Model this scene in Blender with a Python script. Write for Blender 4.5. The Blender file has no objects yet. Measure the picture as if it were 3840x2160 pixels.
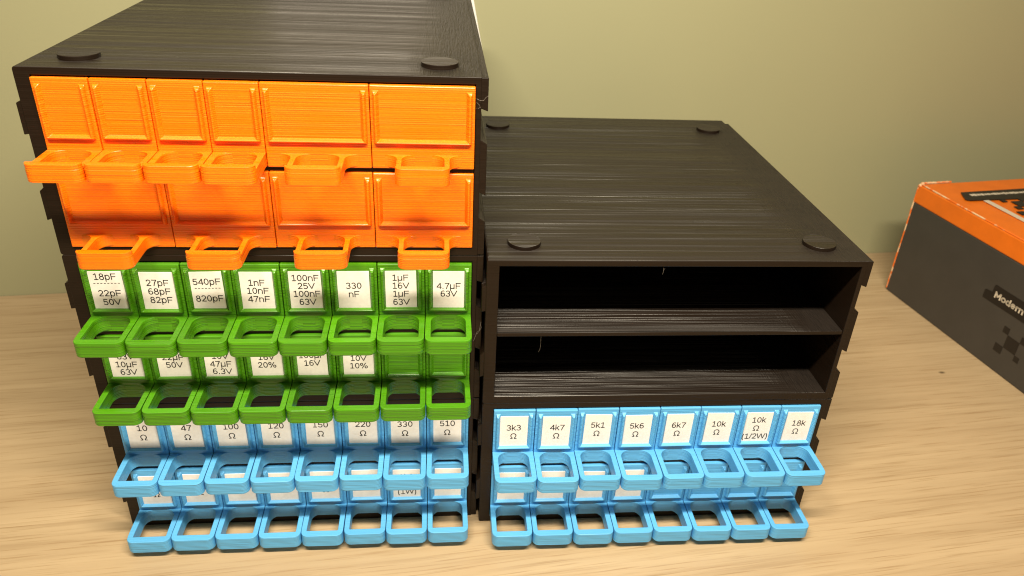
import bpy, bmesh, math, random
from mathutils import Matrix, Vector
random.seed(7)
S = bpy.context.scene
COL = S.collection

# ------------------------------------------------------------------ measured layout (metres)
H = .07892; A_ = .00572; W = .168; B_ = .00234; C_ = .00277; D = .2152
WR = A_ + W + B_; WL = WR + C_
TT = .00305; TB = .00416; S0 = .03872; S1 = .04074
FACE_Y = -.0008; PITCH = W / 8
LH = .0219; BT = .0037; ZB = .0008; ZT = .0080
RX, RY, RTH = .18003, -.00442, math.radians(-.2)
FH = S0 - TB                                            # drawer opening height

# ------------------------------------------------------------------ materials
def nt(name):
    m = bpy.data.materials.new(name); m.use_nodes = True
    t = m.node_tree; b = t.nodes['Principled BSDF']
    return m, t, b, t.nodes.new, t.links.new
def sep_scale(t, vec, sc):
    n = t.nodes.new('ShaderNodeVectorMath'); n.operation = 'MULTIPLY'
    t.links.new(vec, n.inputs[0]); n.inputs[1].default_value = sc
    return n.outputs[0]
def rnd_coord(t):
    tc = t.nodes.new('ShaderNodeTexCoord'); oi = t.nodes.new('ShaderNodeObjectInfo')
    mu = t.nodes.new('ShaderNodeMath'); mu.operation = 'MULTIPLY'; mu.inputs[1].default_value = 3.7
    t.links.new(oi.outputs['Random'], mu.inputs[0])
    ad = t.nodes.new('ShaderNodeVectorMath'); ad.operation = 'ADD'
    t.links.new(tc.outputs['Object'], ad.inputs[0]); t.links.new(mu.outputs[0], ad.inputs[1])
    return ad.outputs[0]
def noise(t, vec, detail=3, rough=.6, scale=1.):
    n = t.nodes.new('ShaderNodeTexNoise'); n.inputs['Scale'].default_value = scale
    n.inputs['Detail'].default_value = detail; n.inputs['Roughness'].default_value = rough
    t.links.new(vec, n.inputs['Vector']); return n.outputs['Fac']
def rng(t, v, a, b, c, d):
    n = t.nodes.new('ShaderNodeMapRange'); t.links.new(v, n.inputs[0])
    for i, x in enumerate((a, b, c, d)): n.inputs[i + 1].default_value = x
    return n.outputs[0]
def mixf(t, f, a, b):
    n = t.nodes.new('ShaderNodeMix'); n.data_type = 'FLOAT'
    for k, v in ((0, f), (2, a), (3, b)):
        if hasattr(v, 'links'): t.links.new(v, n.inputs[k])
        else: n.inputs[k].default_value = v
    return n.outputs[0]
def mixc(t, f, a, b):
    n = t.nodes.new('ShaderNodeMix'); n.data_type = 'RGBA'
    if hasattr(f, 'links'): t.links.new(f, n.inputs[0])
    else: n.inputs[0].default_value = f
    for k, v in ((6, a), (7, b)):
        if hasattr(v, 'links'): t.links.new(v, n.inputs[k])
        else: n.inputs[k].default_value = (*v, 1)
    return n.outputs[2]

def printed(name, col, rough, bump, sss=0., ssr=(1, 1, 1), spec=.5, var=.06, top_bump=None, zone=False):
    """Fused-filament plastic: layer lines on upright faces, infill lines on flat ones."""
    m, t, b, N, L = nt(name)
    v = rnd_coord(t)
    geo = N('ShaderNodeNewGeometry'); sx = N('ShaderNodeSeparateXYZ'); L(geo.outputs['True Normal'], sx.inputs[0])
    ab = N('ShaderNodeMath'); ab.operation = 'ABSOLUTE'; L(sx.outputs['Z'], ab.inputs[0])
    flat = N('ShaderNodeMath'); flat.operation = 'GREATER_THAN'; L(ab.outputs[0], flat.inputs[0]); flat.inputs[1].default_value = .8
    lay_f = noise(t, sep_scale(t, v, (8, 8, 1500)), 0, .5)
    lay_c = noise(t, sep_scale(t, v, (6, 6, 420)), 1, .5)
    inf_f = noise(t, sep_scale(t, v, (9, 1300, 60)), 0, .5)
    inf_c = noise(t, sep_scale(t, v, (3, 150, 20)), 4, .75)
    sv = N('ShaderNodeSeparateXYZ'); L(v, sv.inputs[0])
    def ridges(axis, period):
        a = N('ShaderNodeMath'); a.operation = 'MULTIPLY'; L(sv.outputs[axis], a.inputs[0]); a.inputs[1].default_value = 2 * math.pi / period
        b_ = N('ShaderNodeMath'); b_.operation = 'SINE'; L(a.outputs[0], b_.inputs[0])
        return rng(t, b_.outputs[0], -1, 1, .3, .7)
    h1 = mixf(t, .35, mixf(t, .3, lay_f, lay_c), ridges('Z', .00082))
    h2 = mixf(t, .25, mixf(t, .55, inf_f, inf_c), ridges('Y', .00095))
    r2 = rng(t, inf_c, .36, .62, rough - .1, rough + .28)
    if zone:                                             # lines turn to follow the right-hand border
        tc = N('ShaderNodeTexCoord'); sy = N('ShaderNodeSeparateXYZ'); L(tc.outputs['Object'], sy.inputs[0])
        wob = noise(t, sep_scale(t, tc.outputs['Object'], (20, 160, 1)), 3)
        ax = N('ShaderNodeMath'); ax.operation = 'MULTIPLY_ADD'; L(wob, ax.inputs[0]); ax.inputs[1].default_value = .02; L(sy.outputs['X'], ax.inputs[2])
        zf = rng(t, ax.outputs[0], .155, .172, 0, 1)
        side = noise(t, sep_scale(t, v, (1300, 60, 60)), 2, .7)
        h2 = mixf(t, zf, h2, side); r2 = mixf(t, zf, r2, rough + .2)
    h = mixf(t, flat.outputs[0], h1, h2)
    bp = N('ShaderNodeBump'); bp.inputs['Distance'].default_value = .0007
    band = noise(t, sep_scale(t, v, (2, 70, 10)), 3, .7)
    L(mixf(t, flat.outputs[0], .0007, rng(t, band, .34, .64, .0008, .0027) if zone else .0007), bp.inputs['Distance'])
    st = mixf(t, flat.outputs[0], bump, top_bump if top_bump is not None else bump)
    L(st, bp.inputs['Strength']); L(h, bp.inputs['Height']); L(bp.outputs[0], b.inputs['Normal'])
    c = mixc(t, rng(t, h1, .35, .65, 0, 1), tuple(x * (1 - var) for x in col), tuple(min(1, x * (1 + var)) for x in col))
    L(c, b.inputs['Base Color'])
    L(mixf(t, flat.outputs[0], rng(t, h1, .3, .7, rough - .1, rough + .1), r2), b.inputs['Roughness'])
    L(mixf(t, flat.outputs[0], spec * (.4 if zone else 1), spec), b.inputs['Specular IOR Level'])
    if sss:
        b.inputs['Subsurface Weight'].default_value = sss
        b.inputs['Subsurface Radius'].default_value = ssr; b.inputs['Subsurface Scale'].default_value = .0025
    return m
M = {}
M['orange'] = printed('orange_printed_plastic', (.86, .172, .0012), .32, .55, sss=.45, ssr=(1, .28, .08), spec=.6)
M['green'] = printed('green_printed_plastic', (.064, .24, .004), .32, .65, sss=.3, ssr=(.5, 1, .1), var=.2)
M['blue'] = printed('blue_printed_plastic', (.10, .405, .76), .42, .5)
M['black'] = printed('black_printed_plastic', (.0115, .0068, .0040), .37, .18, var=.1, top_bump=1.0, zone=True, spec=.58)
def plain(name, col, rough=.6, bump=0, bscale=2000, spec=.5):
    m, t, b, N, L = nt(name)
    b.inputs['Base Color'].default_value = (*col, 1); b.inputs['Roughness'].default_value = rough
    b.inputs['Specular IOR Level'].default_value = spec
    v = rnd_coord(t)
    n = noise(t, sep_scale(t, v, (bscale,) * 3), 3)
    c = mixc(t, rng(t, n, .3, .7, 0, 1), tuple(x * .95 for x in col), tuple(min(1, x * 1.04) for x in col)); L(c, b.inputs['Base Color'])
    if bump:
        bp = N('ShaderNodeBump'); bp.inputs['Distance'].default_value = .0003; bp.inputs['Strength'].default_value = bump
        L(n, bp.inputs['Height']); L(bp.outputs[0], b.inputs['Normal'])
    return m
M['paper'] = plain('label_paper', (.84, .82, .79), .6, .05, 600)
M['ink'] = plain('label_ink', (.02, .018, .017), .6)
M['card'] = plain('white_card', (.82, .80, .78), .5)
M['strand'] = plain('plastic_strand', (.2, .17, .14), .35)

def wood():
    m, t, b, N, L = nt('oak_veneer')
    tc = N('ShaderNodeTexCoord'); v = tc.outputs['Object']
    w = noise(t, sep_scale(t, v, (4, 9, 1)), 2)
    wv = N('ShaderNodeVectorMath'); wv.operation = 'MULTIPLY_ADD'
    cb = N('ShaderNodeCombineXYZ'); L(w, cb.inputs['Y']); L(cb.outputs[0], wv.inputs[0])
    wv.inputs[1].default_value = (0, .006, 0); L(v, wv.inputs[2]); q = wv.outputs[0]
    broad = noise(t, sep_scale(t, q, (3, 55, 1)), 5, .6)
    fine = noise(t, sep_scale(t, q, (8, 260, 1)), 4, .6)
    pores = noise(t, sep_scale(t, q, (22, 800, 1)), 2, .5)
    c1 = mixc(t, rng(t, broad, .3, .7, 0, 1), (.415, .30, .178), (.515, .388, .24))
    c2 = mixc(t, rng(t, fine, .5, .72, 0, .55), c1, (.30, .20, .105))
    c3 = mixc(t, rng(t, pores, .56, .72, 0, .6), c2, (.26, .155, .065))
    ves = noise(t, sep_scale(t, v, (22, 760, 1)), 1); dens = noise(t, sep_scale(t, q, (5, 30, 1)), 2)
    vm = N('ShaderNodeMath'); vm.operation = 'MULTIPLY'; L(rng(t, ves, .68, .76, 0, .8), vm.inputs[0]); L(rng(t, dens, .46, .64, .08, .75), vm.inputs[1])
    c3 = mixc(t, vm.outputs[0], c3, (.25, .155, .078))
    knot = N('ShaderNodeVectorMath'); knot.operation = 'DISTANCE'; L(sep_scale(t, v, (1, 1.7, 0)), knot.inputs[0])
    M['knot'] = knot
    kf = rng(t, knot.outputs['Value'], .0009, .0032, .8, 0)
    c4 = mixc(t, kf, c3, (.05, .03, .012)); L(c4, b.inputs['Base Color'])
    L(rng(t, fine, .3, .7, .42, .55), b.inputs['Roughness'])
    bp = N('ShaderNodeBump'); bp.inputs['Distance'].default_value = .0002; bp.inputs['Strength'].default_value = .15
    L(pores, bp.inputs['Height']); L(bp.outputs[0], b.inputs['Normal'])
    return m
M['wood'] = wood()
def wallm():
    m, t, b, N, L = nt('painted_wall')
    tc = N('ShaderNodeTexCoord'); v = tc.outputs['Object']
    n1 = noise(t, sep_scale(t, v, (7, 7, 7)), 3); n2 = noise(t, sep_scale(t, v, (900, 900, 900)), 3)
    c = mixc(t, rng(t, n1, .3, .7, 0, 1), (.345, .34, .20), (.355, .35, .205)); L(c, b.inputs['Base Color'])
    b.inputs['Roughness'].default_value = .75
    bp = N('ShaderNodeBump'); bp.inputs['Distance'].default_value = .0003; bp.inputs['Strength'].default_value = .12
    L(n2, bp.inputs['Height']); L(bp.outputs[0], b.inputs['Normal'])
    return m
M['wall'] = wallm()

# ------------------------------------------------------------------ mesh helpers
def newbm(): return bmesh.new()
def box(bm, x0, x1, y0, y1, z0, z1, bev=0, seg=2):
    vs = [bm.verts.new((x, y, z)) for x in (x0, x1) for y in (y0, y1) for z in (z0, z1)]
    fs = [bm.faces.new([vs[i] for i in f]) for f in ((0, 1, 3, 2), (4, 6, 7, 5), (0, 4, 5, 1), (2, 3, 7, 6), (0, 2, 6, 4), (1, 5, 7, 3))]
    if bev:
        es = list({e for f in fs for e in f.edges})
        bmesh.ops.bevel(bm, geom=es, offset=bev, segments=seg, affect='EDGES', profile=.5)
def sharp_bevel(bm, off, seg=2, ang=50, pick=None):
    bm.normal_update()
    es = [e for e in bm.edges if len(e.link_faces) == 2 and e.calc_face_angle(0) > math.radians(ang) and (pick is None or pick(e))]
    if es: bmesh.ops.bevel(bm, geom=es, offset=off, segments=seg, affect='EDGES', profile=.5, clamp_overlap=True)
def extrude_poly(bm, pts, axis, a, b):
    """pts: 2D outline; axis 'z': (x,y) pts over z a..b ; axis 'y': (x,z) pts over y a..b"""
    mk = (lambda p, h: (p[0], p[1], h)) if axis == 'z' else (lambda p, h: (p[0], h, p[1]))
    v0 = [bm.verts.new(mk(p, a)) for p in pts]; v1 = [bm.verts.new(mk(p, b)) for p in pts]
    n = len(pts); bm.faces.new(v0); bm.faces.new(v1[::-1])
    for i in range(n): bm.faces.new((v0[i], v1[i], v1[(i + 1) % n], v0[(i + 1) % n]))
def tube(bm, pts, r, n=5):
    rings = []
    for i, p in enumerate(pts):
        p = Vector(p); d = (Vector(pts[min(i + 1, len(pts) - 1)]) - Vector(pts[max(i - 1, 0)])).normalized()
        u = d.orthogonal().normalized(); w = d.cross(u)
        rings.append([bm.verts.new(p + r * (math.cos(k * 2 * math.pi / n) * u + math.sin(k * 2 * math.pi / n) * w)) for k in range(n)])
    for a, b in zip(rings, rings[1:]):
        for k in range(n): bm.faces.new((a[k], a[(k + 1) % n], b[(k + 1) % n], b[k]))
    bm.faces.new(rings[0][::-1]); bm.faces.new(rings[-1])
def arc(cx, cy, r, a0, a1, n):
    return [(cx + r * math.cos(math.radians(a0 + (a1 - a0) * i / n)), cy + r * math.sin(math.radians(a0 + (a1 - a0) * i / n))) for i in range(n + 1)]
def mesh(bm, name, mat):
    bmesh.ops.recalc_face_normals(bm, faces=bm.faces[:])
    me = bpy.data.meshes.new(name); bm.to_mesh(me); bm.free()
    me.materials.append(mat); return me
def obj(name, me, parent=None, loc=(0, 0, 0), **props):
    o = bpy.data.objects.new(name, me); COL.objects.link(o); o.location = loc
    if parent: o.parent = parent
    for k, v in props.items(): o[k] = v
    return o
def thing(name, label, cat, group=None, loc=(0, 0, 0), rz=0):
    o = bpy.data.objects.new(name, None); COL.objects.link(o)
    o.empty_display_size = .02; o.location = loc; o.rotation_euler = (0, 0, rz)
    o['label'] = label; o['category'] = cat
    if group: o['group'] = group
    return o

# ------------------------------------------------------------------ setting: desk top and wall
WP = Vector((-.1583, .2432)); WQ = Vector((.5623, .3182)); wd = (WQ - WP).normalized(); wang = math.atan2(wd.y, wd.x)
bm = newbm(); box(bm, -1.5, 2.3, -1.1, 0, -.028, 0)
desk = obj('desk_top', mesh(bm, 'desk_top', M['wood']), loc=(WP.x, WP.y, 0), kind='structure', label='pale oak veneer desk top under both drawer stacks', category='desk')
desk.rotation_euler = (0, 0, wang)
k = Matrix.Rotation(-wang, 2) @ (Vector((.5224, .1257)) - WP)
M['knot'].inputs[1].default_value = (k.x, k.y * 1.7, 0)
bm = newbm(); box(bm, -1.5, 2.3, .0005, .12, -.6, 2.2)
wall = obj('wall', mesh(bm, 'wall', M['wall']), loc=(WP.x, WP.y, 0), kind='structure', label='olive green painted wall behind the desk', category='wall')
wall.rotation_euler = (0, 0, wang)

# ------------------------------------------------------------------ cabinets
def ring_shell():
    bm = newbm()
    r = .0012
    outer = arc(r, r, r, 180, 270, 3) + [(WR, 0)] + [(WR, H)] + arc(r, H - r, r, 90, 180, 3)
    inner = [(A_, TB), (A_ + W, TB), (A_ + W, H - TT), (A_, H - TT)]
    rings = []
    def ringv(pts, y): return [bm.verts.new((p[0], y, p[1])) for p in pts]
    of, ob = ringv(outer, 0), ringv(outer, D); inf, inb = ringv(inner, 0), ringv(inner, D - .002)
    n = len(of)
    for i in range(n): bm.faces.new((of[i], of[(i + 1) % n], ob[(i + 1) % n], ob[i]))
    for i in range(4): bm.faces.new((inf[i], inb[i], inb[(i + 1) % 4], inf[(i + 1) % 4]))
    bm.faces.new(ob); bm.faces.new(inb)
    # front frame: bottom, right, top, left strips (flat, butted)
    bm.faces.new(of[0:5] + [inf[1], inf[0]])          # bottom incl. lower left round
    bm.faces.new([of[4], of[5], inf[2], inf[1]])
    bm.faces.new([of[5]] + of[6:10] + [inf[3], inf[2]])
    bm.faces.new([of[9], of[0], inf[0], inf[3]])
    bmesh.ops.recalc_face_normals(bm, faces=bm.faces[:])
    sharp_bevel(bm, .00035, 2, 60, pick=lambda e: all(v.co.y < 1e-5 for v in e.verts))
    return mesh(bm, 'shell', M['black'])
ME = {'shell': ring_shell()}
bm = newbm(); box(bm, A_ + .0001, A_ + W - .0001, .0004, D - .0022, S0, S1, .0003); ME['shelf'] = mesh(bm, 'shelf', M['black'])
def lug(pts):
    bm = newbm(); extrude_poly(bm, pts, 'y', .0003, D - .006); sharp_bevel(bm, .0003, 2, 25)
    return mesh(bm, 'side_lug', M['black'])
e = .0006
ME['lugs_r'] = [lug([(WR - e, H - .0003), (WL, H - .0003), (WL, H - .0139), (WR - e, H - .0126)]),
                lug([(WR - e, .0535), (WL, .0513), (WL, .0285), (WR - e, .0302)]),
                lug([(WR - e, .0187), (WL, .0163), (WL, .0004), (WR - e, .0004)])]
ME['lugs_l'] = [lug([(e, .0663), (-.0019, .0649), (-.0019, .0523), (e, .0527)]),
                lug([(e, .0309), (-.0019, .0287), (-.0019, .0158), (e, .0168)])]
def stud():
    bm = newbm(); pts = arc(0, 0, .0077, 0, 360, 48)[:-1]
    extrude_poly(bm, pts, 'z', -.0005, .0018); sharp_bevel(bm, .0001, 1, 50)
    return mesh(bm, 'locating_stud', M['black'])
ME['stud'] = stud()
def cabinet(label, loc, rz, studs=False):
    t = thing('drawer_cabinet', label, 'drawer cabinet', 'stacked black drawer cabinets', loc, rz)
    obj('shell', ME['shell'], t); obj('shelf', ME['shelf'], t)
    for me in ME['lugs_r'] + ME['lugs_l']: obj('side_lug', me, t)
    if studs:
        for x, y in ((.0180, .0172), (.1595, .0172), (.1591, .1925), (.0172, .1935)): obj('locating_stud', ME['stud'], t, (x, y, H))
    return t
def stackpt(st, x, y, z):
    if st == 'L': return (x, y, z)
    c, s = math.cos(RTH), math.sin(RTH); return (RX + x * c - y * s, RY + x * s + y * c, z)
ROT = {'L': 0, 'R': RTH}
CAB = {}
CAB['L0'] = cabinet('black cabinet at the bottom of the taller stack, blue drawers with resistor labels', stackpt('L', 0, 0, 0), 0)
CAB['L1'] = cabinet('black cabinet in the middle of the taller stack holding green drawers', stackpt('L', 0, 0, H), 0)
CAB['L2'] = cabinet('topmost black cabinet holding the orange drawers', stackpt('L', 0, 0, 2 * H), 0, True)
CAB['R0'] = cabinet('black cabinet under the empty one, holding blue drawers from 3k3 to 18k', stackpt('R', 0, 0, 0), RTH)
CAB['R1'] = cabinet('empty black cabinet with two open bays and no drawers', stackpt('R', 0, 0, H), RTH, True)

# ------------------------------------------------------------------ drawer parts
def panel_mesh(w):
    bm = newbm(); hw = w / 2 - .00016
    box(bm, -hw, hw, 0, .0026, .00012, FH - .00012, .0004); return bm
def rim_mesh(w):
    """Three-sided raised label frame, open at the top."""
    bm = newbm(); hw = w / 2
    zt, zb = FH - .0019, FH - .0239
    prof = [(0, .0003), (.0004, -.0013), (.0008, -.0018), (.0013, -.0018), (.0026, .0003)]   # (inset, y)
    cols = []
    for d, y in prof:
        x = hw - .0012 - d; zz = zb + d * .8; top = zt - (.0016 if y < -.001 else 0) - .0001 * d
        cols.append([bm.verts.new(p) for p in ((-x, y, top), (-x, y, zz), (x, y, zz), (x, y, top))])
    for a, b in zip(cols, cols[1:]):
        for i in range(3): bm.faces.new((a[i], a[i + 1], b[i + 1], b[i]))
    for i in range(3): bm.faces.new((cols[-1][i], cols[-1][i + 1], cols[0][i + 1], cols[0][i]))
    bm.faces.new([c[0] for c in cols]); bm.faces.new([c[3] for c in cols])
    bmesh.ops.recalc_face_normals(bm, faces=bm.faces[:])
    sharp_bevel(bm, .00022, 2, 30, pick=lambda e: min(v.co.y for v in e.verts) < -.001)
    return bm
def handle_mesh(w, wide, zt, lip):
    bm = newbm()
    hw = .0105 if wide else w / 2 - .00022
    t, R, f = .0025, .0034, .0050
    if wide: t = .0022; hw = .0107
    L = LH; y0 = .0004                                    # root sits a little inside the panel
    out = []
    if wide: out += [(-hw - f, y0)] + [(p[0], p[1]) for p in arc(-hw - f, -f, f, 90, 0, 7)]
    else: out += [(-hw, y0)]
    out += arc(-hw + R, -L + R, R, 180, 270, 7) + arc(hw - R, -L + R, R, 270, 360, 7)
    if wide: out += arc(hw + f, -f, f, 180, 90, 7) + [(hw + f, y0)]
    else: out += [(hw, y0)]
    xi = hw - t
    inner = [(xi - f, y0)] + arc(xi - f, -f, f, 90, 0, 7) + [(xi, -L + BT + .0003), (xi - .0003, -L + BT)]
    inner += [(-p[0], p[1]) for p in inner[::-1]]
    extrude_poly(bm, out + inner, 'z', ZB, zt)
    sharp_bevel(bm, .00032, 2, 60, pick=lambda e: abs(e.verts[0].co.z - e.verts[1].co.z) < 1e-6 and max(v.co.y for v in e.verts) < .0001)
    if lip:
        i = .00012
        bar = arc(-hw + R, -L + R, R - i, 180, 270, 7) + arc(hw - R, -L + R, R - i, 270, 360, 7) + [(hw - i, -L + BT - i), (-hw + i, -L + BT - i)]
        b2 = newbm(); extrude_poly(b2, bar, 'z', zt - .001, ZT); sharp_bevel(b2, .0003, 2, 60)
        tmp = bpy.data.meshes.new('tmp'); b2.to_mesh(tmp); b2.free(); bm.from_mesh(tmp); bpy.data.meshes.remove(tmp)
    return bm
PART = {}
for colr in ('orange', 'green', 'blue'):
    for w in ((1, 2) if colr == 'orange' else (1,)):
        for nm, fn in (('front_panel', lambda: panel_mesh(w * PITCH)), ('label_rim', lambda: rim_mesh(w * PITCH)),
                       ('handle', lambda: handle_mesh(w * PITCH, w == 2, .0061 if colr == 'orange' else ZT, colr == 'orange'))):
            PART[colr, w, nm] = mesh(fn(), nm, M[colr])
LABW, LABH, LTOP = .0141, .0188, FH - .0036
bm = newbm(); box(bm, -LABW / 2, LABW / 2, -.00035, -.00002, LTOP - LABH, LTOP); LAB = mesh(bm, 'paper_label', M['paper'])

ADV = {**{c: .556 for c in '0123456789pn'}, 'µ': .576, 'k': .5, 'F': .611, 'V': .667, '.': .278, 'Ω': .768, '(': .333, ')': .333, '/': .278, 'W': .944, '%': .889,
       'M': .86, 'o': .62, 'd': .64, 'e': .6, 'r': .42}
def EL(cx, cy, rx, ry, a0=0, a1=360, n=14):
    return [(cx + rx * math.cos(math.radians(a0 + (a1 - a0) * i / n)), cy + ry * math.sin(math.radians(a0 + (a1 - a0) * i / n))) for i in range(n + 1)]
STROKES = {                                              # sans-serif letters drawn as pen strokes, in em
    '0': [EL(.278, .352, .195, .325)], '1': [[(.29, 0), (.29, .69), (.1, .575)], [(.1, .035), (.48, .035)]],
    '2': [EL(.272, .495, .185, .185, 165, -40) + [(.085, .04), (.485, .04)]],
    '3': [EL(.262, .51, .178, .165, 155, -90), EL(.262, .185, .2, .16, 90, -155)],
    '4': [[(.405, 0), (.405, .685), (.05, .2), (.53, .2)]],
    '5': [[(.455, .665), (.14, .665), (.105, .36)] + EL(.265, .222, .2, .192, 130, -150)],
    '6': [EL(.285, .22, .188, .19), EL(.31, .345, .215, .335, 58, 192)],
    '7': [[(.06, .665), (.49, .665), (.31, .34), (.22, 0)]],
    '8': [EL(.278, .52, .16, .155), EL(.278, .188, .195, .178)],
    'k': [[(.09, 0), (.09, .73)], [(.42, .53), (.09, .19)], [(.2, .31), (.46, 0)]],
    'p': [[(.09, -.2), (.09, .53)], EL(.285, .262, .195, .255)],
    'n': [[(.09, 0), (.09, .53)], EL(.278, .335, .188, .16, 170, 0) + [(.466, 0)]],
    'F': [[(.11, 0), (.11, .69)], [(.11, .65), (.56, .65)], [(.11, .335), (.51, .335)]],
    'V': [[(.02, .69), (.333, .03), (.645, .69)]], '.': [[(.139, 0), (.139, .09)]],
    'Ω': [[(.06, .037), (.27, .037)] + EL(.384, .41, .275, .285, 236, -56, 20) + [(.498, .037), (.708, .037)]],
    'µ': [[(.09, -.2), (.09, .53)], EL(.28, .2, .19, .165, 180, 350), [(.47, .53), (.47, 0)]],
    '(': [EL(.36, .26, .235, .5, 125, 235)], ')': [EL(-.03, .26, .235, .5, 55, -55)], '/': [[(.02, -.01), (.26, .72)]],
    'W': [[(.03, .69), (.235, .03), (.472, .66), (.71, .03), (.915, .69)]],
    '%': [EL(.2, .52, .125, .15), EL(.69, .17, .125, .15), [(.25, 0), (.64, .69)]],
    'M': [[(.12, 0), (.12, .7), (.43, .18), (.74, .7), (.74, 0)]], 'o': [EL(.31, .27, .21, .22)],
    'd': [EL(.29, .27, .2, .22), [(.51, 0), (.51, .74)]], 'e': [[(.1, .28), (.5, .28)] + EL(.3, .27, .2, .22, 5, 310)],
    'r': [[(.12, 0), (.12, .5)], EL(.3, .3, .18, .17, 165, 60)]}
GLY = {}
def line_verts(s, em, pen=.096):
    """One line of text as flat pen strokes: (verts, faces), centred on x, baseline at 0."""
    if (s, em) in GLY: return GLY[s, em]
    V, F = [], []
    def quad(p, q, w, ex):
        d = Vector((q[0] - p[0], q[1] - p[1]))
        if d.length < 1e-9: return
        d.normalize(); n = Vector((-d.y, d.x)) * w / 2; p = Vector(p) - d * ex; q = Vector(q) + d * ex; k = len(V)
        V.extend([tuple(p - n), tuple(q - n), tuple(q + n), tuple(p + n)]); F.append((k, k + 1, k + 2, k + 3))
    if set(s) == {'-'}:
        for i in range(len(s)):
            x = (i - (len(s) - 1) / 2) * .00145; quad((x - .00042, .0012), (x + .00042, .0012), .0003, 0)
    else:
        x = -sum(ADV[c] for c in s) * em / 2
        for c in s:
            for st in STROKES[c]:
                pts = [(x + a * em, b * em) for a, b in st]
                for p, q in zip(pts, pts[1:]): quad(p, q, pen * em, pen * em * .22)
            x += ADV[c] * em
    GLY[s, em] = (V, F); return V, F
def lettering(lines, em):
    V, F = [], []
    for s, f, dx in lines:
        v, fc = line_verts(s, em); k0 = len(V)
        V += [(x + dx / 1000, -.00039, LTOP - f * LABH + y) for x, y in v]; F += [tuple(i + k0 for i in p) for p in fc]
    me = bpy.data.meshes.new('lettering'); me.from_pydata(V, [], F); me.materials.append(M['ink']); return me

GROUP = {'orange': 'orange drawers with blank fronts', 'green': 'green labelled component drawers', 'blue': 'blue labelled resistor drawers'}
def drawer(colr, st, unit, row, i, w, label, lines=None, em=.0047, paper=True, tilt=0):
    z = unit * H + (S1 if row == 1 else TB)
    x = A_ + (i + w / 2) * PITCH
    t = thing('storage_drawer', label, 'drawer', GROUP[colr], stackpt(st, x, FACE_Y + random.uniform(-.0005, .0003), z), ROT[st] + math.radians(random.uniform(-.45, .45)))
    for nm in ('front_panel', 'label_rim', 'handle'): obj(nm, PART[colr, w, nm], t)
    if paper and colr != 'orange':
        p = obj('paper_label', LAB, t, (random.uniform(-.00015, .00015), 0, random.uniform(-.0003, .0001)))
        p.rotation_euler = (0, math.radians(random.uniform(-1.1, 1.1) + tilt), 0)
        if lines: obj('lettering', lettering(lines, em), p)
    return t

# orange unit
for i, txt in enumerate(('narrow orange drawer in the top row at the outer left end', 'narrow orange drawer, second from the outer left end of the top row',
                         'narrow orange drawer, third from the outer left end of the top row', 'narrow orange drawer in the top row, beside the wide orange drawers')):
    drawer('orange', 'L', 2, 1, i, 1, txt)
drawer('orange', 'L', 2, 1, 4, 2, 'wide orange drawer in the top row next to the narrow orange ones')
drawer('orange', 'L', 2, 1, 6, 2, 'wide orange drawer at the right end of the top row')
for i, txt in enumerate(('wide orange drawer directly above the 18pF and 27pF green drawers', 'wide orange drawer directly above the 540pF and 1nF green drawers',
                         'wide orange drawer directly above the 100nF and 330nF green drawers', 'wide orange drawer directly above the 1µF and 4.7µF green drawers')):
    drawer('orange', 'L', 2, 0, i * 2, 2, txt)
# green unit
G1 = [('18pF over 22pF 50V', [('18pF', .21, 0), ('-' * 8, .37, .2), ('22pF', .645, .5), ('50V', .88, .5)]),
      ('27pF 68pF 82pF', [('27pF', .353, .1), ('68pF', .58, .3), ('82pF', .807, .5)]),
      ('540pF over 820pF', [('540pF', .334, .3), ('-' * 8, .494, .3), ('820pF', .78, .4)]),
      ('1nF 10nF 47nF', [('1nF', .358, 0), ('10nF', .573, .2), ('47nF', .797, .3)]),
      ('100nF 25V and 100nF 63V', [('100nF', .247, .3), ('25V', .46, .4), ('100nF', .673, .4), ('63V', .892, .4)]),
      ('330 nF', [('330', .46, .1), ('nF', .687, 0)]),
      ('1µF 16V and 1µF 63V', [('1µF', .254, 0), ('16V', .47, 0), ('1µF', .69, 0), ('63V', .916, 0)]),
      ('4.7µF 63V', [('4.7µF', .469, 0), ('63V', .68, 0)])]
for i, (nm, ln) in enumerate(G1):
    drawer('green', 'L', 1, 1, i, 1, 'green drawer whose white label reads ' + nm, ln, .00427)
G2 = [('ending in 10µF 63V', [('63V', .47, .2), ('10µF', .70, 0), ('63V', .925, .3)]),
      ('ending in 50V, below the 27pF drawer', [('22µF', .49, 0), ('50V', .715, .1)]),
      ('ending in 47µF 6.3V', [('10V', .47, 0), ('47µF', .70, 0), ('6.3V', .92, .2)]),
      ('ending in 20%', [('16V', .50, 0), ('20%', .73, 0)]),
      ('ending in 16V, below the 100nF drawer', [('100µF', .47, .2), ('16V', .70, 0)]),
      ('ending in 10V 10%', [('10V', .56, 0), ('10%', .785, 0)]),
      None, None]
for i, g in enumerate(G2):
    if g: drawer('green', 'L', 1, 0, i, 1, 'green lower row drawer with white label ' + g[0], g[1], .00427)
    else: drawer('green', 'L', 1, 0, i, 1, 'unlabelled green drawer below the %s drawer' % ('1µF 16V' if i == 6 else '4.7µF 63V'), paper=False)
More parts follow.
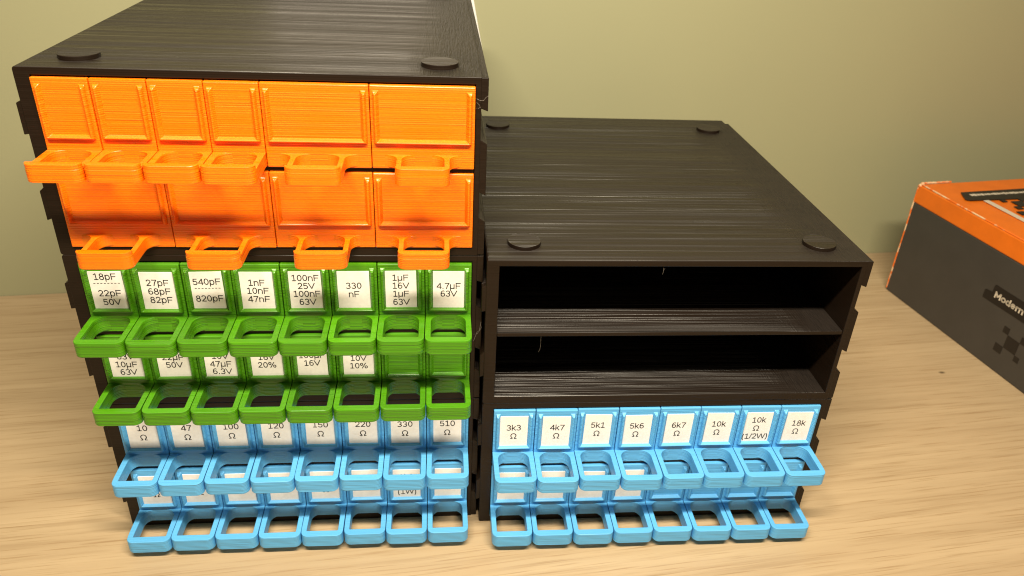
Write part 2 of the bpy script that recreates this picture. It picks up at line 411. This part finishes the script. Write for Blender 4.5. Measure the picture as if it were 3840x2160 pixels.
# blue units
VAL = ['10', '47', '100', '120', '150', '220', '330', '510']
for i, s in enumerate(VAL):
    drawer('blue', 'L', 0, 1, i, 1, 'blue drawer whose white label reads %s Ω' % s, [(s, .425, .1), ('Ω', .73, 0)])
for i, s in enumerate(VAL):
    if i == 6: ln = [('2k2', .335, 0), ('Ω', .62, 0), ('(1W)', .88, .1)]
    else: ln = [('Ω', {0: .735, 1: .72, 4: .735, 7: .75}.get(i, .69), .2)]
    drawer('blue', 'L', 0, 0, i, 1, 'blue bottom row drawer with white label marked 1W' if i == 6 else 'blue bottom row drawer directly below the %s Ω drawer' % s, ln)
R1 = [('3k3', 0, 0, .458), ('4k7', .5, .3, .44), ('5k1', -.2, -.4, .43), ('5k6', -.4, -.6, .44), ('6k7', -.2, -.5, .456), ('10k', -.3, -.6, .454), ('10k', .1, -.5, .335), ('18k', .1, -.5, .457)]
for i, (s, d1, d2, f) in enumerate(R1):
    ln = [(s, f, d1), ('Ω', f + .285, d2)]
    nm = 'blue drawer whose white label reads %s Ω' % s
    if i == 5: nm = 'blue drawer whose white label reads just 10k Ω, no wattage'
    if i == 6: ln.append(('(1/2W)', .895, -.3)); nm = 'blue drawer whose white label reads 10k Ω (1/2W)'
    drawer('blue', 'R', 0, 1, i, 1, nm, ln)
UP = ['3k3', '4k7', '5k1', '5k6', '6k7', 'plain 10k', '10k half watt', '18k']
for i, s in enumerate(UP):
    if i < 4: drawer('blue', 'R', 0, 0, i, 1, 'blue labelled drawer directly below the %s Ω drawer' % s, [('Ω', .735 if i == 0 else .69, 0)])
    else: drawer('blue', 'R', 0, 0, i, 1, 'blue drawer without paper label, directly below the %s drawer' % s, paper=False)

# ------------------------------------------------------------------ stray plastic strands on the cabinets
def strand(cab, pts, r=.00005):
    bm = newbm(); tube(bm, pts, r); obj('plastic_strand', mesh(bm, 'plastic_strand', M['strand']), cab)
strand(CAB['L2'], [(.1741, -.0006, .0705), (.1752, -.0012, .0700), (.1768, -.0014, .0700), (.1778, -.0012, .0713), (.1790, -.0010, .0719)])
strand(CAB['L2'], [(.1741, -.0006, .0690), (.1750, -.0014, .0684), (.1756, -.0012, .0672), (.1747, -.0014, .0668), (.1740, -.0006, .0665)])
strand(CAB['L1'], [(.1742, -.0160, .0480), (.1760, -.0120, .0455), (.1778, -.0060, .0440), (.1788, -.0010, .0425)], .00004)
strand(CAB['L1'], [(.1744, -.0140, .0430), (.1762, -.0090, .0446), (.1775, -.0050, .0430), (.1784, -.0008, .0450)], .00004)
strand(CAB['R1'], [(.0265, .0006, .0388), (.0266, .0003, .0350), (.0264, .0004, .0315), (.0258, .0006, .0300)], .00004)
strand(CAB['R1'], [(.0800, .0010, .0757), (.0803, .0004, .0735), (.0799, .0004, .0717)], .00004)
strand(CAB['R1'], [(.0799, .0004, .0735), (.0806, .0002, .0750)], .00004)

# ------------------------------------------------------------------ orange and grey box
BD = Vector((.14535, -.98938)); BN = Vector((.98938, .14535)); BA = Vector((.54469, .24926))
BH, BBAND, BLEN, BWID = .0981, .0818, .30, .22
def boxmats():
    def base(name, col, wear):
        m, t, b, N, L = nt(name)
        v = rnd_coord(t); n = noise(t, sep_scale(t, v, (60, 60, 60)), 4); n2 = noise(t, sep_scale(t, v, (700, 700, 700)), 3)
        c = mixc(t, rng(t, n, .3, .7, 0, 1), tuple(x * .92 for x in col), tuple(x * 1.06 for x in col))
        c = mixc(t, rng(t, n2, .70, .78, 0, wear), c, (.55, .42, .3)); L(c, b.inputs['Base Color']); b.inputs['Roughness'].default_value = .42
        return m
    M['box_orange'] = base('orange_card', (.76, .165, .008), .3); M['box_grey'] = base('charcoal_card', (.046, .0425, .0395), .12)
    M['box_ink'] = plain('black_print', (.009, .007, .007), .45); M['box_text'] = plain('cream_print', (.62, .55, .45), .5)
    m, t, b, N, L = nt('worn_card_edge')
    v = rnd_coord(t); n = noise(t, sep_scale(t, v, (160, 160, 160)), 4)
    L(mixc(t, rng(t, n, .46, .58, 0, 1), (.80, .16, .012), (.80, .56, .34)), b.inputs['Base Color']); M['box_wear'] = m
boxmats()
# local frame: x = along the visible long side, y = depth to the right, z up
bx = thing('product_box', 'orange and dark grey cardboard box with worn corner and Modern tag', 'box', None, (BA.x, BA.y, 0))
bx.matrix_world = Matrix(((BD.x, BN.x, 0, BA.x), (BD.y, BN.y, 0, BA.y), (0, 0, 1, 0), (0, 0, 0, 1)))
bm = newbm(); box(bm, 0, BLEN, 0, BWID, .0002, BBAND, .0008); obj('box_body', mesh(bm, 'box_body', M['box_grey']), bx)
bm = newbm(); box(bm, -.0004, BLEN + .0004, -.0004, BWID + .0004, BBAND, BH, .0011, 3)
for v in bm.verts:                                        # crushed far corner
    d = (Vector((v.co.x, v.co.y)) - Vector((0, 0))).length
    if d < .004 and v.co.z > BH - .002: v.co.z -= .0012; v.co.x += .0008
lid = obj('box_lid', mesh(bm, 'box_lid', M['box_orange']), bx)
bm = newbm()
def edge_strip(p, q, w0):
    p, q = Vector(p), Vector(q); n = 26; ps = []
    for i in range(n + 1): ps.append(p.lerp(q, i / n) + Vector((random.uniform(-1, 1), random.uniform(-1, 1), random.uniform(-1, 1))) * .00012)
    tube(bm, ps, w0, 6)
edge_strip((.002, .0002, BH - .0004), (BLEN, .0002, BH - .0004), .00062)
edge_strip((.0002, .002, BH - .0004), (.0002, .03, BH - .0004), .0008)
edge_strip((.0002, .0002, .002), (.0002, .0002, BH - .002), .0007)
bmesh.ops.create_icosphere(bm, subdivisions=2, radius=.0021, matrix=Matrix.Translation((.0016, .0016, BH - .0018)) @ Matrix.Diagonal((1, 1.4, .8, 1)))
obj('worn_edge', mesh(bm, 'worn_edge', M['box_wear']), bx)
def slab_side(bm, s0, s1, z0, z1, th=.00012): box(bm, s0, s1, -.0000 - th, .0003, z0, z1)
def slab_top(bm, a0, a1, c0, c1, th=.00012): box(bm, a0, a1, c0, c1, BH - .0003, BH + th)
bm = newbm()
tg = [(.0926, .0452), (.14, .0456), (.17, .0456), (.17, .0592), (.1002, .0592), (.0992, .0580), (.0992, .0528), (.0938, .0524), (.0926, .0515)]
extrude_poly(bm, tg, 'y', -.00014, .0002); tag_s = obj('name_tag', mesh(bm, 'name_tag', M['box_ink']), bx)
V, F = line_verts('Modern', .0064, .17)
me = bpy.data.meshes.new('lettering'); lo = min(p[0] for p in V)
me.from_pydata([(.1018 + (x - lo) * 1.12, -.00022, .0502 + y) for x, y in V], [], F); me.materials.append(M['box_text']); obj('lettering', me, tag_s)
bm = newbm()
for s0, s1, z0, z1 in ((.1237, .1346, .0208, .0310), (.1186, .1238, .0309, .0360), (.1168, .1238, .0146, .0209), (.1345, .1390, .0165, .0209), (.1345, .1400, .0309, .0362)):
    slab_side(bm, s0, s1, z0, z1)
obj('pixel_pattern', mesh(bm, 'pixel_pattern', M['box_ink']), bx)
bm = newbm()
extrude_poly(bm, [(.0228, .0200), (.0290, .0165), (.0363, .0128), (.0385, .0150), (.0408, .0630), (.0408, .12), (.0215, .12)], 'z', BH - .0002, BH + .00014)
tag_t = obj('name_tag', mesh(bm, 'name_tag', M['box_ink']), bx)
bm = newbm(); y = .0235
while y < .10:
    w = random.uniform(.0016, .0036); h = random.uniform(.0022, .0038)
    box(bm, .0292 - h / 2, .0292 + h / 2, y, y + w, BH, BH + .00022); y += w + random.uniform(.0003, .0009)
obj('lettering', mesh(bm, 'lettering', M['box_text']), tag_t)
bm = newbm(); slab_top(bm, .0400, .13, .0262, .0308); obj('pale_stripe', mesh(bm, 'pale_stripe', M['box_text']), bx)
bm = newbm()
for a, c, s in ((.0492, .0520, .0095), (.0425, .0425, .004), (.0560, .0440, .005), (.0425, .0600, .005), (.0560, .0600, .005), (.0655, .0385, .006), (.0720, .0440, .005), (.0660, .0520, .006)):
    slab_top(bm, a - s / 2, a + s / 2, c - s / 2, c + s / 2)
obj('pixel_pattern', mesh(bm, 'pixel_pattern', M['box_ink']), bx)

# ------------------------------------------------------------------ white sheet fixed to the wall behind the taller stack
bm = newbm(); box(bm, -.13, 0, -.0012, 0, 0, .19, .0003)
cx, cz = .3517, .187
sh = obj('white_sheet', mesh(bm, 'white_sheet', M['card']), loc=(WP.x + wd.x * cx, WP.y + wd.y * cx, cz), label='white sheet on the wall behind the taller stack, only its edge showing', category='sheet')
sh.rotation_euler = Matrix.Rotation(wang, 3, 'Z').to_euler(); sh.rotation_euler.y = math.radians(-11.5)

# ------------------------------------------------------------------ camera
def vec(*a): return Vector(a)
R_, U_, F_ = vec(.99548061, -.08388942, .04450756), vec(.00214378, .48840513, .87261437), vec(.09494083, .86857527, -.48637768)
cam = bpy.data.cameras.new('camera'); co = bpy.data.objects.new('camera', cam); COL.objects.link(co)
co.matrix_world = Matrix(((R_.x, U_.x, -F_.x, .15852), (R_.y, U_.y, -F_.y, -.30770), (R_.z, U_.z, -F_.z, .31374), (0, 0, 0, 1)))
cam.sensor_width = 36; cam.lens = 2912.54 / 3840 * 36; cam.clip_start = .01; cam.clip_end = 50
cam.dof.use_dof = True; cam.dof.focus_distance = .345; cam.dof.aperture_fstop = 19
S.camera = co

# ------------------------------------------------------------------ light
w = bpy.data.worlds.new('World'); S.world = w; w.use_nodes = True
w.node_tree.nodes['Background'].inputs[0].default_value = (1, .80, .55, 1); w.node_tree.nodes['Background'].inputs[1].default_value = .135
l = bpy.data.lights.new('strip_lamp', 'AREA'); l.shape = 'RECTANGLE'; l.size = .46; l.size_y = .03; l.energy = 9.8; l.color = (1, .875, .67)
lo_ = bpy.data.objects.new('strip_lamp', l); COL.objects.link(lo_); lo_.location = (.19, -.28, .61)
lo_.rotation_euler = (Vector((.20, .02, .15)) - lo_.location).to_track_quat('-Z', 'Y').to_euler()

S.view_settings.view_transform = 'Standard'; S.view_settings.look = 'None'; S.view_settings.exposure = 0; S.view_settings.gamma = 1
S.view_settings.use_curve_mapping = False
S.cycles.max_bounces = 8; S.cycles.filter_width = 1.1
